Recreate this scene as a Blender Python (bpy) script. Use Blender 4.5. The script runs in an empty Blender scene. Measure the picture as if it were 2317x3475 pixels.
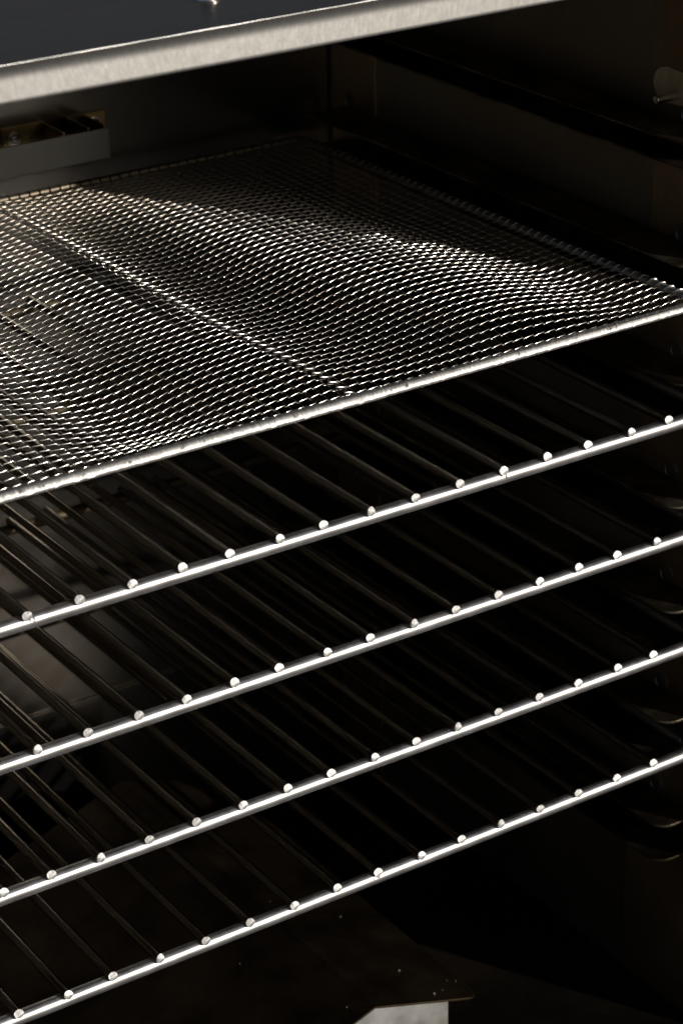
import bpy, bmesh, math, random
from mathutils import Vector, Matrix
random.seed(7)
I = 0.0254                      # everything below is written in inches
sc = bpy.context.scene
R = math.radians

# ------------------------------------------------------------------ camera
cam_d = bpy.data.cameras.new('camera')
cam = bpy.data.objects.new('camera', cam_d)
sc.collection.objects.link(cam)
sc.camera = cam
yaw, pitch, roll = 0.581830, 0.446025, -0.017353
fwd = Vector((math.sin(yaw)*math.cos(pitch), math.cos(yaw)*math.cos(pitch), -math.sin(pitch)))
rt = fwd.cross(Vector((0, 0, 1))).normalized()
up = rt.cross(fwd)
rt2 = rt*math.cos(roll) + up*math.sin(roll)
up2 = -rt*math.sin(roll) + up*math.cos(roll)
m = Matrix((rt2, up2, -fwd)).transposed().to_4x4()
m.translation = Vector((-20.235, -33.133, 20.307))*I
cam.matrix_world = m
cam_d.sensor_fit = 'HORIZONTAL'
cam_d.sensor_width = 24
cam_d.lens = 85.17
cam_d.clip_start = 0.02
cam_d.clip_end = 300
cam_d.dof.use_dof = True
cam_d.dof.focus_distance = 44.6*I
cam_d.dof.aperture_fstop = 15

# ------------------------------------------------------------------ light
SUN_EL, SUN_AZ = 21.5, 28.0      # azimuth measured from -Y towards +X
w = bpy.data.worlds.new('World'); sc.world = w
w.use_nodes = True
nt = w.node_tree
bg = nt.nodes['Background']
sky = nt.nodes.new('ShaderNodeTexSky')
sky.sky_type = 'NISHITA'
sky.sun_disc = False
sky.sun_elevation = R(SUN_EL)
sky.sun_rotation = R(180 - SUN_AZ)
nt.links.new(sky.outputs[0], bg.inputs[0])
bg.inputs[1].default_value = 0.05
sd = bpy.data.lights.new('sun', 'SUN')
sd.energy = 5.0
sd.angle = R(0.55)
sd.color = (1.0, 0.95, 0.88)
sun = bpy.data.objects.new('sun', sd)
sc.collection.objects.link(sun)
L = Vector((math.sin(R(SUN_AZ))*math.cos(R(SUN_EL)), -math.cos(R(SUN_AZ))*math.cos(R(SUN_EL)), math.sin(R(SUN_EL))))
sun.rotation_euler = L.to_track_quat('Z', 'Y').to_euler()
sun.location = L*2
sc.view_settings.view_transform = 'Standard'
sc.view_settings.look = 'None'
sc.view_settings.exposure = -0.3
sc.view_settings.gamma = 1
sc.cycles.max_bounces = 10
sc.cycles.glossy_bounces = 8
sc.cycles.sample_clamp_indirect = 4.0

# ------------------------------------------------------------------ materials
def steel(name, base, rough, grain=(30, 30, 30), bump=0.15, var=0.15, rvar=0.1, metal=1.0, tint=None, tscale=0.25, dirt=None, heat=None):  # heat: shade towards the rear, painted into the base colour
    mt = bpy.data.materials.new(name); mt.use_nodes = True
    n = mt.node_tree.nodes; l = mt.node_tree.links
    b = n['Principled BSDF']
    b.inputs['Metallic'].default_value = metal
    tc = n.new('ShaderNodeTexCoord')
    mp = n.new('ShaderNodeMapping'); mp.inputs['Scale'].default_value = [g/I for g in grain]
    l.new(tc.outputs['Object'], mp.inputs[0])
    no = n.new('ShaderNodeTexNoise'); no.inputs['Scale'].default_value = 1; no.inputs['Detail'].default_value = 3
    l.new(mp.outputs[0], no.inputs[0])
    mp2 = n.new('ShaderNodeMapping'); mp2.inputs['Scale'].default_value = [tscale/I]*3
    l.new(tc.outputs['Object'], mp2.inputs[0])
    n2 = n.new('ShaderNodeTexNoise'); n2.inputs['Scale'].default_value = 1; n2.inputs['Detail'].default_value = 6; n2.inputs['Roughness'].default_value = 0.62
    l.new(mp2.outputs[0], n2.inputs[0])
    cr = n.new('ShaderNodeValToRGB')
    c2 = tint or base
    cr.color_ramp.elements[0].position = 0.38; cr.color_ramp.elements[0].color = (*c2, 1)
    cr.color_ramp.elements[1].position = 0.62; cr.color_ramp.elements[1].color = (*base, 1)
    l.new(n2.outputs[0], cr.inputs[0])
    mr = n.new('ShaderNodeMapRange'); mr.inputs[1].default_value = 0.25; mr.inputs[2].default_value = 0.75
    mr.inputs[3].default_value = 1 - var; mr.inputs[4].default_value = 1 + var
    l.new(no.outputs[0], mr.inputs[0])
    mx = n.new('ShaderNodeVectorMath'); mx.operation = 'SCALE'
    l.new(cr.outputs[0], mx.inputs[0]); l.new(mr.outputs[0], mx.inputs['Scale'])
    last = mx.outputs[0]
    if dirt:
        n3 = n.new('ShaderNodeTexNoise'); n3.inputs['Scale'].default_value = dirt/I; n3.inputs['Detail'].default_value = 8; n3.inputs['Roughness'].default_value = 0.7
        l.new(tc.outputs['Object'], n3.inputs[0])
        c3 = n.new('ShaderNodeValToRGB'); c3.color_ramp.elements[0].position = 0.46; c3.color_ramp.elements[0].color = (0.3, 0.26, 0.2, 1)
        c3.color_ramp.elements[1].position = 0.6; c3.color_ramp.elements[1].color = (1, 1, 1, 1)
        l.new(n3.outputs[0], c3.inputs[0])
        m3 = n.new('ShaderNodeVectorMath'); m3.operation = 'MULTIPLY'
        l.new(last, m3.inputs[0]); l.new(c3.outputs[0], m3.inputs[1]); last = m3.outputs[0]
    if heat:   # shade of the rear painted in as brown, growing away from the door opening (object Y, inches y0..y1)
        y0, y1, shade_col = heat[:3]
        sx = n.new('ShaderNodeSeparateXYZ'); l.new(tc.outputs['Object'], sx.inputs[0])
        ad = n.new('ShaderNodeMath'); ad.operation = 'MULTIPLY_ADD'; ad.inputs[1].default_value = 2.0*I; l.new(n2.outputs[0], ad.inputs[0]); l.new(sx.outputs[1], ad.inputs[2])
        shade_fac = n.new('ShaderNodeMapRange'); shade_fac.inputs[1].default_value = (y0+1)*I; shade_fac.inputs[2].default_value = (y1+1)*I; l.new(ad.outputs[0], shade_fac.inputs[0])
        hm = n.new('ShaderNodeMix'); hm.data_type = 'RGBA'; hm.inputs[7].default_value = (*shade_col, 1)
        l.new(shade_fac.outputs[0], hm.inputs[0]); l.new(last, hm.inputs[6]); last = hm.outputs[2]
    l.new(last, b.inputs['Base Color'])
    mr2 = n.new('ShaderNodeMapRange'); mr2.inputs[1].default_value = 0.3; mr2.inputs[2].default_value = 0.7
    mr2.inputs[3].default_value = max(0.04, rough - rvar); mr2.inputs[4].default_value = min(1, rough + rvar)
    l.new(n2.outputs[0], mr2.inputs[0]); l.new(mr2.outputs[0], b.inputs['Roughness'])
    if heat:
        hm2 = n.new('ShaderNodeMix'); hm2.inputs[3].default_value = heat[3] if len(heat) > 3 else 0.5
        l.new(shade_fac.outputs[0], hm2.inputs[0]); l.new(mr2.outputs[0], hm2.inputs[2]); l.new(hm2.outputs[0], b.inputs['Roughness'])
    bp = n.new('ShaderNodeBump'); bp.inputs['Strength'].default_value = bump; bp.inputs['Distance'].default_value = 0.0004
    l.new(no.outputs[0], bp.inputs['Height']); l.new(bp.outputs[0], b.inputs['Normal'])
    return mt

M = {}  # heat tuples give the painted rear shade: start, end, colour, roughness
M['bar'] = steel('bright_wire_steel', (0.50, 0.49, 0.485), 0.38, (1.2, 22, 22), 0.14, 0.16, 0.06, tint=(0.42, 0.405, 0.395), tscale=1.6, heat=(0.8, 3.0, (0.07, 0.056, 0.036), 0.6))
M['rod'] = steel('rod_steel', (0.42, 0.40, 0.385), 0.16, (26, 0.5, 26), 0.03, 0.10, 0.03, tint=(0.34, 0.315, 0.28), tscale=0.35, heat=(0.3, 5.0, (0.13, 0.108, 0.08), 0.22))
M['cut'] = steel('sheared_wire_end', (0.56, 0.555, 0.54), 0.5, (18, 18, 18), 0.6, 0.25, 0.1, metal=0.7, tscale=14, tint=(0.30, 0.295, 0.29))
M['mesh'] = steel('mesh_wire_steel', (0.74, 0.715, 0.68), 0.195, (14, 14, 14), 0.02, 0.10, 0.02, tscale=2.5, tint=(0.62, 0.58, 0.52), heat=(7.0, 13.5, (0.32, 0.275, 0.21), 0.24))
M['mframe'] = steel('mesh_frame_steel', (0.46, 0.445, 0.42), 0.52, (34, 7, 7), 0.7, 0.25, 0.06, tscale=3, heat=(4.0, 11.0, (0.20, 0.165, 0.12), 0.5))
M['lip'] = steel('brushed_lip_steel', (0.235, 0.232, 0.224), 0.44, (16, 8, 4.5), 0.3, 0.09, 0.02, tscale=0.5)
M['top'] = steel('dark_brushed_steel', (0.19, 0.125, 0.082), 0.40, (0.5, 14, 14), 0.12, 0.14, 0.05, tint=(0.165, 0.11, 0.073), tscale=0.3)
M['wall'] = steel('tarnished_steel', (0.30, 0.275, 0.235), 0.46, (7, 7, 0.8), 0.10, 0.06, 0.05, tint=(0.25, 0.21, 0.16), tscale=0.22)
M['back'] = steel('back_panel_steel', (0.15, 0.148, 0.142), 0.25, (0.8, 7, 7), 0.05, 0.06, 0.03, tint=(0.12, 0.113, 0.10), tscale=0.2)
M['strip'] = steel('heat_browned_steel', (0.34, 0.25, 0.155), 0.46, (7, 7, 0.9), 0.12, 0.1, 0.05, tint=(0.27, 0.19, 0.105), tscale=0.4)
M['rail'] = steel('dark_rail_steel', (0.28, 0.24, 0.19), 0.38, (9, 0.8, 9), 0.12, 0.12, 0.08, tint=(0.2, 0.165, 0.12), tscale=0.5, dirt=0.7)
M['brass'] = steel('yellowed_bracket_steel', (0.27, 0.195, 0.095), 0.3, (9, 9, 9), 0.1, 0.1, 0.08, tint=(0.17, 0.12, 0.05), tscale=1.5)
M['grey'] = steel('grey_strip_steel', (0.115, 0.121, 0.124), 0.42, (0.8, 14, 14), 0.12, 0.08, 0.04, tscale=0.6)
M['greasy'] = steel('sooty_baffle_steel', (0.066, 0.047, 0.028), 0.44, (5, 5, 5), 0.15, 0.16, 0.06, tint=(0.04, 0.028, 0.017), tscale=0.5)
M['bright'] = steel('scuffed_bright_steel', (0.62, 0.61, 0.59), 0.5, (2, 10, 1), 0.1, 0.10, 0.06, tint=(0.5, 0.48, 0.44), tscale=1.3)
M['screw'] = steel('screw_steel', (0.72, 0.70, 0.66), 0.2, (20, 20, 20), 0.1, 0.1, 0.05, tscale=3)
M['hole'] = steel('dark_hole_cap', (0.17, 0.165, 0.155), 0.5, (10, 10, 10), 0.1, 0.1, 0.05, tscale=2)
M['plate'] = steel('tan_catch_plate', (0.50, 0.39, 0.25), 0.5, (7, 7, 2), 0.1, 0.1, 0.05, metal=0.3, tint=(0.36, 0.26, 0.15), tscale=0.8)
M['floor'] = steel('sooty_floor_steel', (0.035, 0.028, 0.02), 0.55, (5, 5, 5), 0.15, 0.12, 0.06, tint=(0.02, 0.016, 0.012), tscale=0.3)
M['edge'] = steel('worn_edge_steel', (0.40, 0.395, 0.38), 0.36, (1.5, 5, 5), 0.2, 0.45, 0.08, tint=(0.22, 0.215, 0.2), tscale=0.9)
M['slot'] = steel('black_slot', (0.006, 0.006, 0.006), 0.95, (10, 10, 10), 0.1, 0.1, 0.02, metal=0.0, tscale=2)
M['crumb'] = steel('ash_crumb', (0.5, 0.42, 0.32), 0.8, (10, 10, 10), 0.3, 0.3, 0.1, metal=0.0, tscale=9, tint=(0.25, 0.17, 0.1))
M['ground'] = steel('concrete', (0.24, 0.245, 0.25), 0.85, (0.9, 0.9, 0.9), 0.3, 0.15, 0.05, metal=0.0, tint=(0.18, 0.185, 0.19), tscale=0.06)

# ------------------------------------------------------------------ helpers
C = sc.collection
def link(name, me, mat, parent=None):
    o = bpy.data.objects.new(name, me); C.objects.link(o)
    if mat is not None and not me.materials:
        me.materials.append(mat)
    if parent: o.parent = parent
    return o
def tag(o, label=None, cat=None, group=None, kind=None):
    for k, v in (('label', label), ('category', cat), ('group', group), ('kind', kind)):
        if v: o[k] = v
    return o
def empty(name, loc=(0, 0, 0)):
    o = bpy.data.objects.new(name, None); C.objects.link(o)
    o.location = Vector(loc)*I; o.empty_display_size = 0.02
    return o
class MB:
    def __init__(s): s.v = []; s.f = []; s.mi = []
    def add(s, vs, fs, mi=0):
        b = len(s.v); s.v += [tuple(v) for v in vs]; s.f += [tuple(b+i for i in f) for f in fs]; s.mi += [mi]*len(fs)
        return s
    def box(s, x0, x1, y0, y1, z0, z1):
        return s.add([(x0,y0,z0),(x1,y0,z0),(x1,y1,z0),(x0,y1,z0),(x0,y0,z1),(x1,y0,z1),(x1,y1,z1),(x0,y1,z1)],
              [(0,3,2,1),(4,5,6,7),(0,1,5,4),(1,2,6,5),(2,3,7,6),(3,0,4,7)])
    def prism(s, poly, a, b, axis='z'):
        """extrude a 2-D outline between a and b along an axis"""
        n = len(poly)
        def P(p, t):
            return {'z': (p[0], p[1], t), 'x': (t, p[0], p[1]), 'y': (p[0], t, p[1])}[axis]
        vs = [P(p, a) for p in poly] + [P(p, b) for p in poly]
        fs = [tuple(range(n))[::-1], tuple(range(n, 2*n))] + [(i, (i+1) % n, n+(i+1) % n, n+i) for i in range(n)]
        return s.add(vs, fs)
    def tube(s, path, r, seg=12, closed=False, cap=True, sq=None):
        """round (or squashed, sq=(width,height)) tube along a path"""
        path = [Vector(p) for p in path]; n = len(path); b = len(s.v)
        for i, p in enumerate(path):
            a = path[i-1] if (i > 0 or closed) else path[i]
            c = path[(i+1) % n] if (i < n-1 or closed) else path[i]
            t = (c-a).normalized()
            ref = Vector((0, 0, 1)) if abs(t.z) < 0.9 else Vector((1, 0, 0))
            u = t.cross(ref).normalized(); v = u.cross(t)
            ru, rv = sq if sq else (r, r)
            for k in range(seg):
                an = 2*math.pi*k/seg
                cu, cv = math.cos(an), math.sin(an)
                if sq:
                    cu = math.copysign(abs(cu)**0.95, cu); cv = math.copysign(abs(cv)**0.95, cv)
                s.v.append(tuple(p + u*ru*cu + v*rv*cv))
        for i in range(n if closed else n-1):
            for k in range(seg):
                i2 = (i+1) % n; k2 = (k+1) % seg
                s.f.append((b+i*seg+k, b+i*seg+k2, b+i2*seg+k2, b+i2*seg+k)); s.mi.append(0)
        if cap and not closed:
            s.f.append(tuple(b+k for k in range(seg))[::-1]); s.mi.append(0)
            s.f.append(tuple(b+(n-1)*seg+k for k in range(seg))); s.mi.append(0)
        return s
    def mesh(s, name, smooth=None, bevel=0, mats=None):
        me = bpy.data.meshes.new(name)
        me.from_pydata([(x*I, y*I, z*I) for x, y, z in s.v], [], s.f)
        for mt in (mats or []): me.materials.append(mt)
        if mats: me.polygons.foreach_set('material_index', s.mi)
        bm = bmesh.new(); bm.from_mesh(me)
        bmesh.ops.recalc_face_normals(bm, faces=bm.faces)
        if bevel:
            ed = [e for e in bm.edges if len(e.link_faces) == 2 and e.calc_face_angle(0) > 0.6]
            bmesh.ops.bevel(bm, geom=ed, offset=bevel*I, segments=2, affect='EDGES', profile=0.5)
        bm.to_mesh(me); bm.free()
        if smooth is not None:
            me.polygons.foreach_set('use_smooth', [True]*len(me.polygons))
            me.set_sharp_from_angle(angle=R(smooth))
        me.update()
        return me
    def build(s, name, mat, parent=None, smooth=None, bevel=0):
        return link(name, s.mesh(name, smooth, bevel), mat, parent)
def sm(t): t = max(0., min(1., t)); return t*t*(3-2*t)

# ------------------------------------------------------------------ the setting
g = MB()
g.add([(-400,-600,-34),(400,-600,-34),(400,300,-34),(-400,300,-34)], [(0,1,2,3)])
tag(g.build('ground', M['ground']), 'pale concrete ground the steel smoker stands on', kind='structure')

# ------------------------------------------------------------------ cabinet
XR, XL, YB, YF, ZF, ZT = 10.90, -15.4, 14.3, -0.62, -14.05, 10.38
cab = tag(empty('smoker_cabinet', (-2.5, 7, -34)), 'dark tarnished stainless steel smoker cabinet with open front and bright brushed upper lip', 'smoker')
def cpart(mb, name, mat, parent=None, **k):
    o = mb.build(name, mat, None, **k)
    p = parent or cab
    o.parent = p
    o.matrix_parent_inverse = Matrix.Identity(4)
    if p is cab: o.location = -cab.location
    return o
# back wall with two folded ribs low down
bw = MB()
prof = [(YB, ZF), (YB, -10.08), (YB-0.06, -10.05), (YB-0.06, -9.83), (YB, -9.80), (YB, ZT), (YB+0.1, ZT), (YB+0.1, ZF)]
bw.prism(prof, XL, XR+0.1, 'x')
cpart(bw, 'back_wall', M['back'], bevel=0.01)
# side walls, front flanges
rw = MB().prism([(XR, YF), (XR+1.6, YF), (XR+1.6, YF+0.06), (XR+0.07, YF+0.06), (XR+0.07, YB), (XR, YB)], ZF, ZT, 'z')
cpart(rw, 'side_wall', M['wall'], bevel=0.015)
lw = MB().prism([(XL, YF), (XL-1.6, YF), (XL-1.6, YF+0.06), (XL-0.07, YF+0.06), (XL-0.07, YB), (XL, YB)], ZF, ZT, 'z')
cpart(lw, 'side_wall', M['wall'], bevel=0.015)
cpart(MB().box(XL-1.6, XR+1.6, YF-0.02, YB+0.1, ZF-0.1, ZF-0.003), 'floor_panel', M['floor'])
cpart(MB().box(XL-1.6, XR+1.6, YF, YF+0.06, -33.9, ZF-0.11), 'lower_front_panel', M['wall'])
cpart(MB().box(XL-1.6, XL-1.5, YF+0.07, YB+0.1, -33.9, ZF-0.11), 'lower_side_panel', M['wall'])
cpart(MB().box(XR+1.5, XR+1.6, YF+0.07, YB+0.1, -33.9, ZF-0.11), 'lower_side_panel', M['wall'])
# dark top plate and the bright front lip that flares forward towards its lower edge
top = cpart(MB().box(XL-1.6, XR+1.6, -1.04, YB+0.1, 10.83, 10.889), 'top_plate', M['top'], bevel=0.01)
cpart(MB().box(XL-1.6, XR+1.6, -0.9, YB+0.1, ZT, ZT+0.05), 'ceiling_panel', M['wall'])
lp = []; yy_ = -1.055
for i in range(17):
    t = i/16
    lp.append((yy_, 10.885 - 0.55*t))
    yy_ += (0.36 - 0.50*sm(t/0.42))*0.55/16
yb_ = lp[-1][0]
for i in range(1, 6):
    a = math.pi*i/6
    lp.append((yb_ + 0.03*(1-math.cos(a)), 10.335 - 0.035*math.sin(a)))
lp += [(yb_+0.06, 10.355), (-0.97, 10.6), (-0.985, 10.80)]
lip = MB().prism(lp, XL-1.6, XR+1.6, 'x')
cpart(lip, 'front_lip', M['lip'], smooth=40)
edge = MB().tube([(XL-1.6+i*0.5, -1.05+0.003*math.sin(i*1.7), 10.893+0.002*math.sin(i*2.9)) for i in range(58)], 0.017, 8)
e = cpart(edge, 'folded_edge', M['edge'], smooth=60)
def screw(x, y, z, r, axis, parent, mat=None):
    mb = MB(); rings = []
    seg = 16
    for rr, h in ((r*1.35, 0), (r*1.35, r*0.18), (r, r*0.2), (r*0.97, r*0.45), (r*0.75, r*0.75), (r*0.42, r*0.9)):
        rings.append([(rr*math.cos(2*math.pi*k/seg), rr*math.sin(2*math.pi*k/seg), h) for k in range(seg)])
    rings.append([(r*0.4*(1 if k % 4 else 0.75)*math.cos(2*math.pi*k/seg), r*0.4*math.sin(2*math.pi*k/seg), r*0.6) for k in range(seg)])
    vs = [v for rg in rings for v in rg]; fs = []
    for i in range(len(rings)-1):
        for k in range(seg):
            fs.append((i*seg+k, i*seg+(k+1) % seg, (i+1)*seg+(k+1) % seg, (i+1)*seg+k))
    fs.append(tuple((len(rings)-1)*seg+k for k in range(seg)))
    conv = {'z': lambda p: (x+p[0], y+p[1], z+p[2]), 'y': lambda p: (x+p[0], y-p[2], z+p[1]), 'x': lambda p: (x-p[2], y+p[0], z+p[1])}[axis]
    mb.add([conv(v) for v in vs], fs)
    return cpart(mb, 'screw', mat or M['screw'], parent, smooth=35)
screw(-0.47, 0.56, 10.889, 0.15, 'z', top)
screw(-13.0, 0.56, 10.889, 0.15, 'z', top)
screw(9.0, 0.56, 10.889, 0.15, 'z', top)

# uprights on the side walls, with round holes, and the rack rails
LV = [(6.15, 6.62), (3.38, 4.17), (0.86, 1.68), (-1.78, -1.03), (-4.40, -3.45), (-7.06, -6.10), (-9.60, -8.72)]
def disc(x, y, z, r, s):
    mb = MB(); seg = 20
    for rr, dx in ((r, 0), (r, 0.02), (r*0.86, 0.03), (r*0.8, 0.012)):
        mb.v += [(x + s*dx, y+rr*math.cos(2*math.pi*k/seg), z+rr*1.08*math.sin(2*math.pi*k/seg)) for k in range(seg)]
    for i in range(3):
        for k in range(seg):
            mb.f.append((i*seg+k, i*seg+(k+1) % seg, (i+1)*seg+(k+1) % seg, (i+1)*seg+k)); mb.mi.append(0)
    mb.f.append(tuple(3*seg+k for k in range(seg))); mb.mi.append(0)
    return mb
for s, X in ((-1, XR), (1, XL)):
    for (ya, yb) in ((YF+0.08, 2.5), (12.4, YB-0.12)):
        a, b = sorted((X, X+s*0.05))
        st = cpart(MB().box(a+ (0.001 if s>0 else 0), b, ya, yb, ZF+0.01, ZT-0.01), 'upright_strip', M['strip'], bevel=0.012)
        for (zl, zu) in LV:
            cpart(disc(X+s*0.05, 1.55 if ya < 5 else 13.45, zu+0.14+0.02, 0.2, s), 'hole_cap', M['hole'], st, smooth=40)
    for zl, zu in LV:
        Y0, Y1, r = 0.25, 13.7, 0.42
        e_ = X + (s*1.06 if s < 0 else s*0.6); wx = X + s*0.052
        def flange(z0, th):
            pts = [(wx, Y0)]
            for i in range(8):
                a = math.pi/2*i/7
                pts.append((e_ - s*r*(1-math.sin(a)) , Y0 + r*(1-math.cos(a))))
            pts += [(e_+s*0.10, Y1-0.1), (wx, Y1)]
            return pts
        rl = MB()
        rl.prism(flange(0, 0), zl-0.05, zl, 'z')
        rl.prism(flange(0, 0), zu-0.05, zu, 'z')
        a, b = sorted((wx, wx+s*0.05))
        rl.box(a, b, Y0+0.004, Y1-0.004, zl+0.001, zu-0.051)
        ro = cpart(rl, 'rail', M['rail'], bevel=0.008)
# keyhole plate and peg high on the right wall
kpm = MB().prism([(2.15+0.44*math.cos(R(t)), 7.24+0.36*math.sin(R(t))) for t in range(-90, 101, 10)] + [(1.70, 7.58), (1.0, 7.50), (0.3, 7.44), (0.3, 7.06), (1.0, 7.02), (1.4, 6.94)], XR-0.075, XR-0.052, 'x')
kpo = cpart(kpm, 'keyhole_plate', M['plate'], bevel=0.006)
pg = MB().tube([(XR-0.06, 1.86, 7.10), (XR-0.6, 1.86, 7.10), (XR-0.64, 1.86, 7.10)], 0.085, 18)
cpart(pg, 'peg', M['screw'], smooth=40, bevel=0.012)

# bracket with grey front strip on the back wall
br = empty('hanger_bracket', (0, 0, 0)); br.parent = cab; br.location = -cab.location
# (kept as a plain part: strip is the bracket, tabs and screws are its pieces)
bpy.data.objects.remove(br)
strip = cpart(MB().box(-9.2, 4.25, 13.20, 13.26, 4.22, 4.92), 'bracket_strip', M['grey'], bevel=0.012)
for xa, xb, xs_, xc in ((3.75, 4.72, (3.78, 4.18), 4.43), (1.35, 3.2, (1.38, 3.17), 2.42), (-3.4, -1.6, (-3.37, -1.63), -2.5), (-7.9, -6.0, (-7.87, -6.03), -6.9)):
    tb = MB()
    for q in xs_: tb.box(q-0.025, q+0.025, 13.262, YB-0.062, 4.24, 4.98)
    tb.box(xa, xb, YB-0.06, YB-0.004, 4.24, 5.0)
    cpart(tb, 'bracket_tab', M['brass'], strip, bevel=0.01)
    screw(xc, YB-0.062, 4.74, 0.12, 'y', strip)

# ------------------------------------------------------------------ wire racks
BAR_R, ROD_R = 0.140, 0.094
def rounded_loop(x0, x1, y0, y1, r, z, n=10, step=1.0):
    pts = []
    def arc(cx, cy, a0):
        for i in range(n+1):
            a = R(a0 + 90*i/n); pts.append((cx+r*math.cos(a), cy+r*math.sin(a), z))
    arc(x0+r, y0+r, 180); arc(x1-r, y0+r, 270); arc(x1-r, y1-r, 0); arc(x0+r, y1-r, 90)
    out = []
    for i, p in enumerate(pts):
        q = pts[(i+1) % len(pts)]
        out.append(p)
        d = math.dist(p, q)
        if d > 2*step:
            k = int(d/step)
            for j in range(1, k):
                t = j/k
                out.append(tuple(p[c]+(q[c]-p[c])*t for c in range(3)))
    return out
def rod_mesh(seed):
    rnd = random.Random(seed); mb = MB(); seg = 12; n = 15
    ph, am = rnd.uniform(0, 6), rnd.uniform(0.0, 0.025)
    tilt = rnd.uniform(-0.10, 0.10)
    for i in range(n):
        y = 13.62*i/(n-1)
        dx = am*math.sin(y*0.35+ph); dz = 0.6*am*math.sin(y*0.28+ph*1.7)
        for k in range(seg):
            a = 2*math.pi*k/seg
            mb.v.append((dx+ROD_R*math.cos(a), y + (tilt*ROD_R*2*math.sin(a) if i == 0 else 0), dz+ROD_R*math.sin(a)))
    for i in range(n-1):
        for k in range(seg):
            k2 = (k+1) % seg
            mb.f.append((i*seg+k, i*seg+k2, (i+1)*seg+k2, (i+1)*seg+k)); mb.mi.append(0)
    # sheared front end: burr ring and two uneven facets
    b = len(mb.v)
    an = rnd.uniform(-0.6, 0.6); hz = rnd.uniform(-0.2, 0.35)
    for k in range(seg):
        a = 2*math.pi*k/seg
        st_ = math.sin(a+an)
        yy = -0.040 + (0.065*max(0, st_-hz)) + rnd.uniform(-0.003, 0.003)
        mb.v.append((mb.v[k][0]*0.97, yy, mb.v[k][2]*0.97))
    c = len(mb.v); mb.v.append((-ROD_R*hz*math.sin(an), -0.043+rnd.uniform(-0.004, 0.004), ROD_R*hz*math.cos(an)))
    for k in range(seg):
        k2 = (k+1) % seg
        mb.f.append((k, b+k, b+k2, k2)); mb.mi.append(1)
        mb.f.append((b+k, c, b+k2)); mb.mi.append(1)
    mb.f.append(tuple((n-1)*seg+k for k in range(seg))); mb.mi.append(0)
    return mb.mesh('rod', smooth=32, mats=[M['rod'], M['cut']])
rods = [rod_mesh(s) for s in range(8)]
lp_ = MB().tube(rounded_loop(-15.25, 10.70, 0.12, 13.5, 0.56, -0.182), BAR_R, 20, closed=True)
frame_me = lp_.mesh('frame', smooth=60)
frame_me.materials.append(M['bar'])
PRONGS = [
 (1.186, [-4.817,-3.831,-2.804,-1.804,-0.807,0.205,1.177,2.198,3.204,4.213,5.244,6.268,7.293,8.341,9.344]),
 (-1.439, [-4.83,-3.83,-2.824,-1.839,-0.841,0.151,1.166,2.155,3.156,4.137,5.15,6.153,7.121,8.133,9.141]),
 (-4.076, [-5.716,-4.741,-3.763,-2.746,-1.759,-0.752,0.222,1.227,2.203,3.219,4.205,5.211,6.217,7.209,8.233,9.231]),
 (-6.740, [-5.608,-4.637,-3.665,-2.673,-1.676,-0.697,0.302,1.284,2.285,3.297,4.319,5.308,6.317,7.311,8.337,9.323])]
RL = ['bright steel wire rack directly under the woven mesh tray, topmost of the four plain racks',
      'bright steel wire rack second below the woven mesh tray, above the third',
      'bright steel wire rack with its bent right corner showing, third below the woven mesh tray',
      'bright steel wire rack lowest of the four, right above the sooty baffle and cabinet floor']
WELD = {0: [0, 10], 3: [8]}
for k, (z, xs) in enumerate(PRONGS):
    rk = tag(empty('wire_rack', (0, 0, z)), RL[k], 'oven rack', 'plain wire racks stacked on side rails')
    fr = link('frame', frame_me, None, rk)
    first = xs[0]; allx = list(xs)
    x = first - 1.0
    while x > -14.9:
        allx.insert(0, x + random.uniform(-0.03, 0.03)); x -= 1.0
    for j, x in enumerate(allx):
        o = link('rod', rods[(j*5+k*3) % 8], None, rk)
        o.location = (x*I, random.uniform(-0.015, 0.012)*I, 0)
        o.rotation_euler = (0, 0, random.uniform(-0.0015, 0.0015))
    # small weld spatter under some rod ends
    if k in WELD:
        wb = MB()
        for wi in WELD[k]:
            for q in range(3):
                cx = xs[wi] + random.uniform(-0.12, 0.16); a = R(random.uniform(95, 150))
                cy, cz = 0.12 + BAR_R*math.cos(a), -0.182 + BAR_R*math.sin(a)*0.6
                rr = random.uniform(0.012, 0.026)
                cy = 0.12 - math.sqrt(max(0, BAR_R**2-(cz+0.182)**2))
                wb.tube([(cx, cy+rr*0.4, cz-rr), (cx+rr*0.3, cy-rr*0.3, cz), (cx, cy+rr*0.3, cz+rr)], rr, 6)
        wb.build('weld_spatter', M['cut'], fr, smooth=60)

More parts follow.
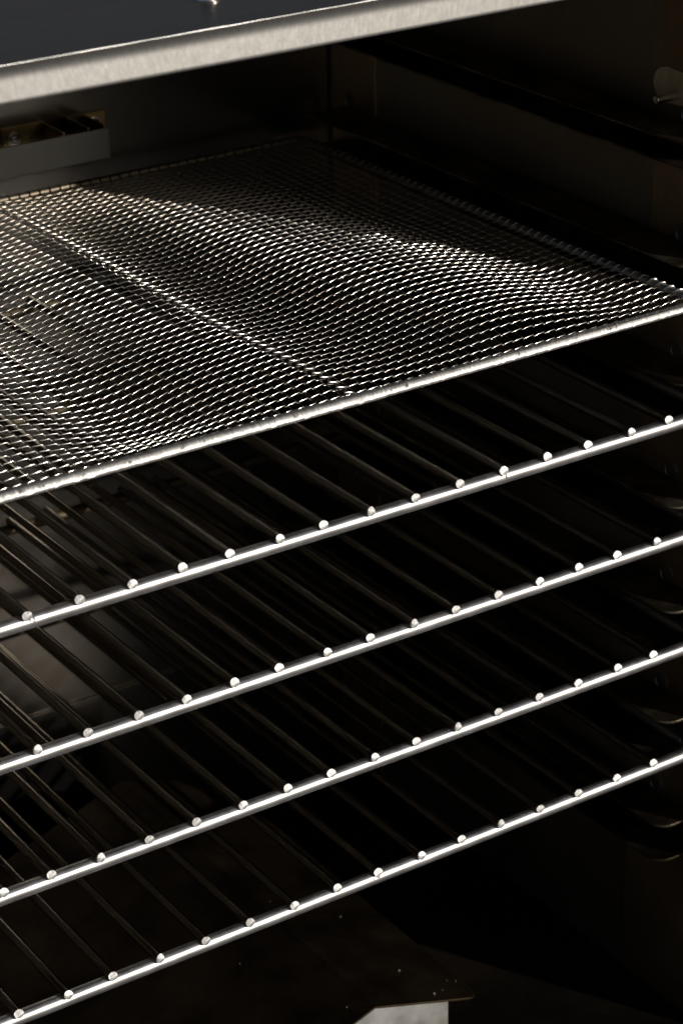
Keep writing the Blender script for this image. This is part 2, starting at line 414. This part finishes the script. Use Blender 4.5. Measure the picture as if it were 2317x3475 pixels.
# ------------------------------------------------------------------ mesh tray
tray = tag(empty('mesh_tray', (0, 0, 3.62)), 'woven wire mesh tray with wavy sagging surface and bright folded metal frame', 'mesh tray')
TX0, TX1, TY0, TY1 = -15.2, 9.80, -0.28, 13.55
SEAM = 1.72
def shear(x, y): return x - 0.022*(y-TY0)
def G(x, y, cx, cy, sx, sy): return math.exp(-((x-cx)/sx)**2-((y-cy)/sy)**2)
def wave(x, y):
    e = min(sm((x-TX0)/1.2), sm((TX1-x)/1.3), sm((y-TY0)/1.0), sm((TY1-y)/1.2))
    h = -0.15*G(x, y, 8.7, 2.6, 1.3, 2.8) + 0.15*G(x, y, 6.1, 5.0, 2.2, 4.2) + 0.12*G(x, y, 5.2, 11.0, 2.0, 3.0)
    h += -0.14*G(x, y, 3.2, 8.0, 1.2, 4.0) - 0.16*G(x, y, 8.4, 9.5, 1.2, 3.2)
    h += 0.18*G(x, y, -4.6, 2.6, 1.6, 2.2) - 0.13*G(x, y, -2.1, 2.0, 1.3, 1.8) - 0.12*G(x, y, -1.3, 8.0, 1.6, 3.0) + 0.16*G(x, y, -5, 9, 2.2, 3)
    h += 0.05*math.sin(x*0.9+y*0.35)*math.sin(y*0.5-x*0.2+1)
    ridge = -0.05*math.exp(-((x-SEAM)/0.12)**2) + 0.06*math.exp(-((x-SEAM)/0.7)**2)
    h *= 1 - 0.85*sm((y-8.5)/4.0)
    return h*e + ridge*sm((y-TY0)/0.6)
WR = 0.0115
P_ = 0.2515
ys = [TY0 + 0.22 + i*P_ for i in range(int((TY1-TY0-0.3)/P_)+1)]
xs_r = []; x = SEAM + 0.16
while x < TX1-0.1: xs_r.append(x); x += P_
xs_l = []; x = SEAM - 0.16
while x > TX0+0.1: xs_l.append(x); x -= P_
# small irregularities of each wire
jit = {}
def J(key, a):
    if key not in jit: jit[key] = random.uniform(-a, a)
    return jit[key]
def wy(i, x):   # y of x-wire i at x : wires bow where the surface bulges
    y = ys[i]
    e = min(sm((y-TY0)/1.5), sm((TY1-y)/1.5))
    f = (0.40-0.08*sm((y-6)/5))*math.exp(-((x-6.1+0.18*y)/(2.4-0.05*y))**2)*(1 if x > SEAM else sm((x+0.2)/1.9))
    f -= 0.34*math.exp(-((x+2.3)/1.9)**2)*math.exp(-((y-3.0)/5.0)**2)
    f += 0.22*math.exp(-((x-0.9)/1.9)**2)*math.exp(-((y-8)/3.6)**2)*(1-sm((x-0.9)/0.8))
    f *= 1 - 0.75*sm((y-10.0)/3.0)
    f += 0.02*math.sin(x*1.1-y*0.5)
    return y + e*f + J(('y', i), 0.010)
def xwire(i, xlist, xa, xb):
    pts = []
    def add(x, dz):
        y = wy(i, x); pts.append((shear(x, y), y, wave(x, y)+dz))
    xl = sorted(xlist)
    add(xa, 0.0)
    for a in xl:
        add(a-0.046, WR*0.94); add(a-0.038, WR*1.04); add(a-0.012, -WR*2.0); add(a+0.010, -WR*2.1); add(a+0.030, -WR*1.08); add(a+0.038, -WR*0.98)
    add(xb, 0.0)
    return pts
for i in range(len(ys)):
    mb = MB()
    mb.tube(xwire(i, xs_r, SEAM-0.02, TX1-0.02), WR, 6)
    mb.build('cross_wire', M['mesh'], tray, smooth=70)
    mb = MB()
    mb.tube(xwire(i, xs_l, TX0+0.02, SEAM+0.02), WR, 6)
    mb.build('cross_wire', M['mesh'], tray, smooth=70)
def ywire(x):
    pts = []
    dx = J(('x', round(x, 3)), 0.012)
    y = TY0+0.03
    pts.append((shear(x, y)+dx, y, wave(x, y)+0.0))
    for i in range(len(ys)):
        yy = wy(i, x)
        pts.append((shear(x, yy-0.06)+dx, yy-0.06, wave(x, yy-0.06)+WR*0.6))
        pts.append((shear(x, yy)+dx, yy, wave(x, yy)+WR*0.6))
        pts.append((shear(x, yy+0.06)+dx, yy+0.06, wave(x, yy+0.06)+WR*0.6))
    y = TY1-0.03
    pts.append((shear(x, y)+dx, y, wave(x, y)))
    return pts
for x in xs_r + xs_l:
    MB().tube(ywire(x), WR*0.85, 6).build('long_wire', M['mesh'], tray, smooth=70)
# the seam: every cross wire is twisted round a pair of long wires
tw = []
mbs = MB()
for s_ in (0, 1):
    pts = []
    n = len(ys)*6
    for t in range(n+1):
        y = TY0+0.1 + (TY1-TY0-0.2)*t/n
        ph = math.pi*(y-ys[0])/P_ + s_*math.pi
        pts.append((shear(SEAM, y)+0.030*math.cos(ph), y, wave(SEAM, y)+0.045+0.020*math.sin(ph)))
    mbs.tube(pts, WR*0.9, 6)
for i in range(len(ys)):
    y = ys[i] + random.uniform(-0.012, 0.012)
    c = Vector((shear(SEAM, y), y, wave(SEAM, y)+0.055))
    a = random.uniform(-0.012, 0.012)
    mbs.tube([c+Vector((-0.11, 0.02, -0.05)), c+Vector((-0.085, 0.0102, 0.017)), c+Vector((-0.07, 0.0084, 0.014)), c+Vector((0.06, -0.0072, -0.012+a*0.3)), c+Vector((0.075, -0.009, -0.015+a*0.3)), c+Vector((0.10, -0.02, -0.07))], WR*1.9, 8)
    if i % 2:
        mbs.tube([c+Vector((-0.10, -0.05, -0.03)), c+Vector((-0.02, -0.07, 0.012)), c+Vector((0.05, -0.10, 0.0))], WR*0.9, 6)
mbs.build('twisted_seam', M['mesh'], tray, smooth=60)
# folded frame: front, rear, two sides
def strip_frame(a, b, w_, h_, n, wob=0.006):
    a = Vector(a); b = Vector(b); pts = []
    for i in range(n+1):
        p = a.lerp(b, i/n)
        p.z += random.uniform(-wob, wob); p.y += random.uniform(-wob, wob)*0.5
        pts.append(p)
    return MB().tube(pts, 0, 16, sq=(w_, h_))
def folded(a, b, n, k=1.0):
    prof = [(-.085,-.055),(-.105,-.02),(-.10,.005),(-.07,.045),(-.04,.08),(0,.096),(.05,.09),(.08,.03),(.05,-.05),(-.04,-.075)]
    a = Vector(a); b = Vector(b); mb = MB(); m_ = len(prof)
    for i in range(n+1):
        p = a.lerp(b, i/n); wz = random.uniform(-.004, .004); wy_ = random.uniform(-.004, .004)
        rr = random.uniform(-1, 1)*0.007 + (0.004 if i % 2 else -0.004)
        for (py, pz) in prof: mb.v.append((p.x, p.y+py*k+wy_*0.3-(rr if pz > 0.0 else 0), p.z+pz*k+wz*0.3+(rr*0.8 if pz > 0.0 else rr*0.2)))
    for i in range(n):
        for q in range(m_):
            q2 = (q+1) % m_
            mb.f.append((i*m_+q, i*m_+q2, (i+1)*m_+q2, (i+1)*m_+q)); mb.mi.append(0)
    mb.f.append(tuple(range(m_))); mb.mi.append(0)
    mb.f.append(tuple(n*m_+q for q in range(m_))[::-1]); mb.mi.append(0)
    return mb
def sh(x, y, z): return (shear(x, y), y, z)
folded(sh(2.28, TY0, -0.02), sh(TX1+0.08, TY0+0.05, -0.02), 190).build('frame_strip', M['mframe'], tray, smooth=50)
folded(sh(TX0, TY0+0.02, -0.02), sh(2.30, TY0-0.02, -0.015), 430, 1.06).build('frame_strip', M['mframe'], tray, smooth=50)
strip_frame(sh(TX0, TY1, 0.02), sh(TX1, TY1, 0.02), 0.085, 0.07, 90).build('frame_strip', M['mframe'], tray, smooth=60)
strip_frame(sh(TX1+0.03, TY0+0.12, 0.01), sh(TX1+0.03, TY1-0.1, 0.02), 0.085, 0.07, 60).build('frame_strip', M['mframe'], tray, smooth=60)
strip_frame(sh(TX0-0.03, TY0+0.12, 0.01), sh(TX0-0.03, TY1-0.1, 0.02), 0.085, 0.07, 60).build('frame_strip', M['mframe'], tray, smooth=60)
# cut wire stubs pressed into the front strip, one beside each long wire
cb = MB()
for x in xs_r+xs_l:
    xx = x + random.uniform(-0.01, 0.01)
    y = TY0+0.09
    cb.tube([sh(xx-0.02, y+0.05, 0.02), sh(xx, y+0.0, 0.058), sh(xx+0.015, y-0.06, 0.065)], 0.020, 6)
tag(cb.build('wire_stubs', M['mframe'], tray, smooth=60), kind='stuff')
# knurled teeth along the folded edge
kn = MB()
x = TX0+0.1
while x < TX1:
    hh = random.uniform(0.006, 0.016)
    yy = TY0 + 0.045
    kn.tube([sh(x, yy+0.062, 0.028), sh(x+0.006, yy, 0.062+hh*0.5), sh(x+0.012, yy-0.07, 0.056+hh*0.4)], 0.0105, 5)
    x += random.uniform(0.034, 0.044)
tag(kn.build('pressed_ridges', M['mframe'], tray, smooth=60), kind='stuff')
# binding along the right and rear strips
bd = MB()
for i in range(len(ys)):
    y = ys[i]
    c = Vector(sh(TX1+0.03, y, 0.05))
    bd.tube([c+Vector((-0.13, 0.03, -0.03)), c+Vector((-0.03, 0.0, 0.045)), c+Vector((0.07, -0.04, 0.035)), c+Vector((0.10, -0.05, -0.03))], 0.022, 6)
for x in xs_r+xs_l:
    c = Vector(sh(x, TY1, 0.05))
    bd.tube([c+Vector((0, -0.13, -0.03)), c+Vector((0.01, -0.03, 0.045)), c+Vector((0.02, 0.07, 0.03)), c+Vector((0.02, 0.10, -0.03))], 0.02, 6)
tag(bd.build('edge_binding', M['mesh'], tray, smooth=60), kind='stuff')

# ------------------------------------------------------------------ baffle at the bottom
bf = tag(empty('heat_baffle', (0, 0, 0)), 'sooty folded heat baffle with rounded overhanging corner and bright front face on the cabinet floor', 'heat shield')
RX, RZ, SLP = 2.80, -10.82, 0.335      # ridge line of the roof-shaped baffle
def roof(x): return RZ - SLP*abs(x-RX)
ol = [(RX+0.002, 0.93), (4.95, 0.93)]
for i in range(1, 8):
    a = R(-90 + 90*i/7)
    ol.append((5.20 + 0.34*math.cos(a), 1.24 + 0.31*math.sin(a)))
ol += [(5.54, 11.8), (RX+0.002, 11.8)]
n_ = len(ol); rp = MB()
rp.add([(x, y, roof(x)) for x, y in ol] + [(x, y, roof(x)-0.05) for x, y in ol],
       [tuple(range(n_)), tuple(range(n_, 2*n_))[::-1]] + [(i, n_+i, n_+(i+1) % n_, (i+1) % n_) for i in range(n_)])
rp.build('slope_panel', M['greasy'], bf, bevel=0.01)
XE = -2.7
ol = [(XE, 0.93), (RX-0.002, 0.93), (RX-0.002, 11.8), (XE, 11.8)]
n_ = 4; rp = MB()
rp.add([(x, y, roof(x)) for x, y in ol] + [(x, y, roof(x)-0.05) for x, y in ol],
       [tuple(range(n_)), tuple(range(n_, 2*n_))[::-1]] + [(i, n_+i, n_+(i+1) % n_, (i+1) % n_) for i in range(n_)])
slo = rp.build('slope_panel', M['greasy'], bf, bevel=0.01)
fp = MB().prism([(4.70, roof(4.70)-0.053), (4.70, ZF+0.01), (XE+0.2, ZF+0.01), (XE+0.2, roof(XE+0.2)-0.053), (RX, RZ-0.053)], 0.96, 1.01, 'y')
fp.build('front_panel', M['bright'], bf, bevel=0.006)
MB().box(4.66, 4.72, 1.012, 11.7, ZF+0.01, roof(4.72)-0.055).build('side_panel', M['greasy'], bf, bevel=0.008)
# ash crumbs
cr = MB()
for i in range(9):
    x = random.uniform(0.2, 5.4); y = 1.2 + random.random()**1.4*7
    zz = roof(x)
    r = random.choice([0.006, 0.008, 0.008, 0.012, 0.018])
    cr.tube([(x, y, zz-0.002), (x+r*0.5, y+r*0.2, zz+r*0.8), (x, y, zz+r*1.5)], r, 5)
tag(cr.build('ash_crumbs', M['crumb'], smooth=80), 'scattered pale ash crumbs on the sooty heat baffle', 'crumbs', kind='stuff')
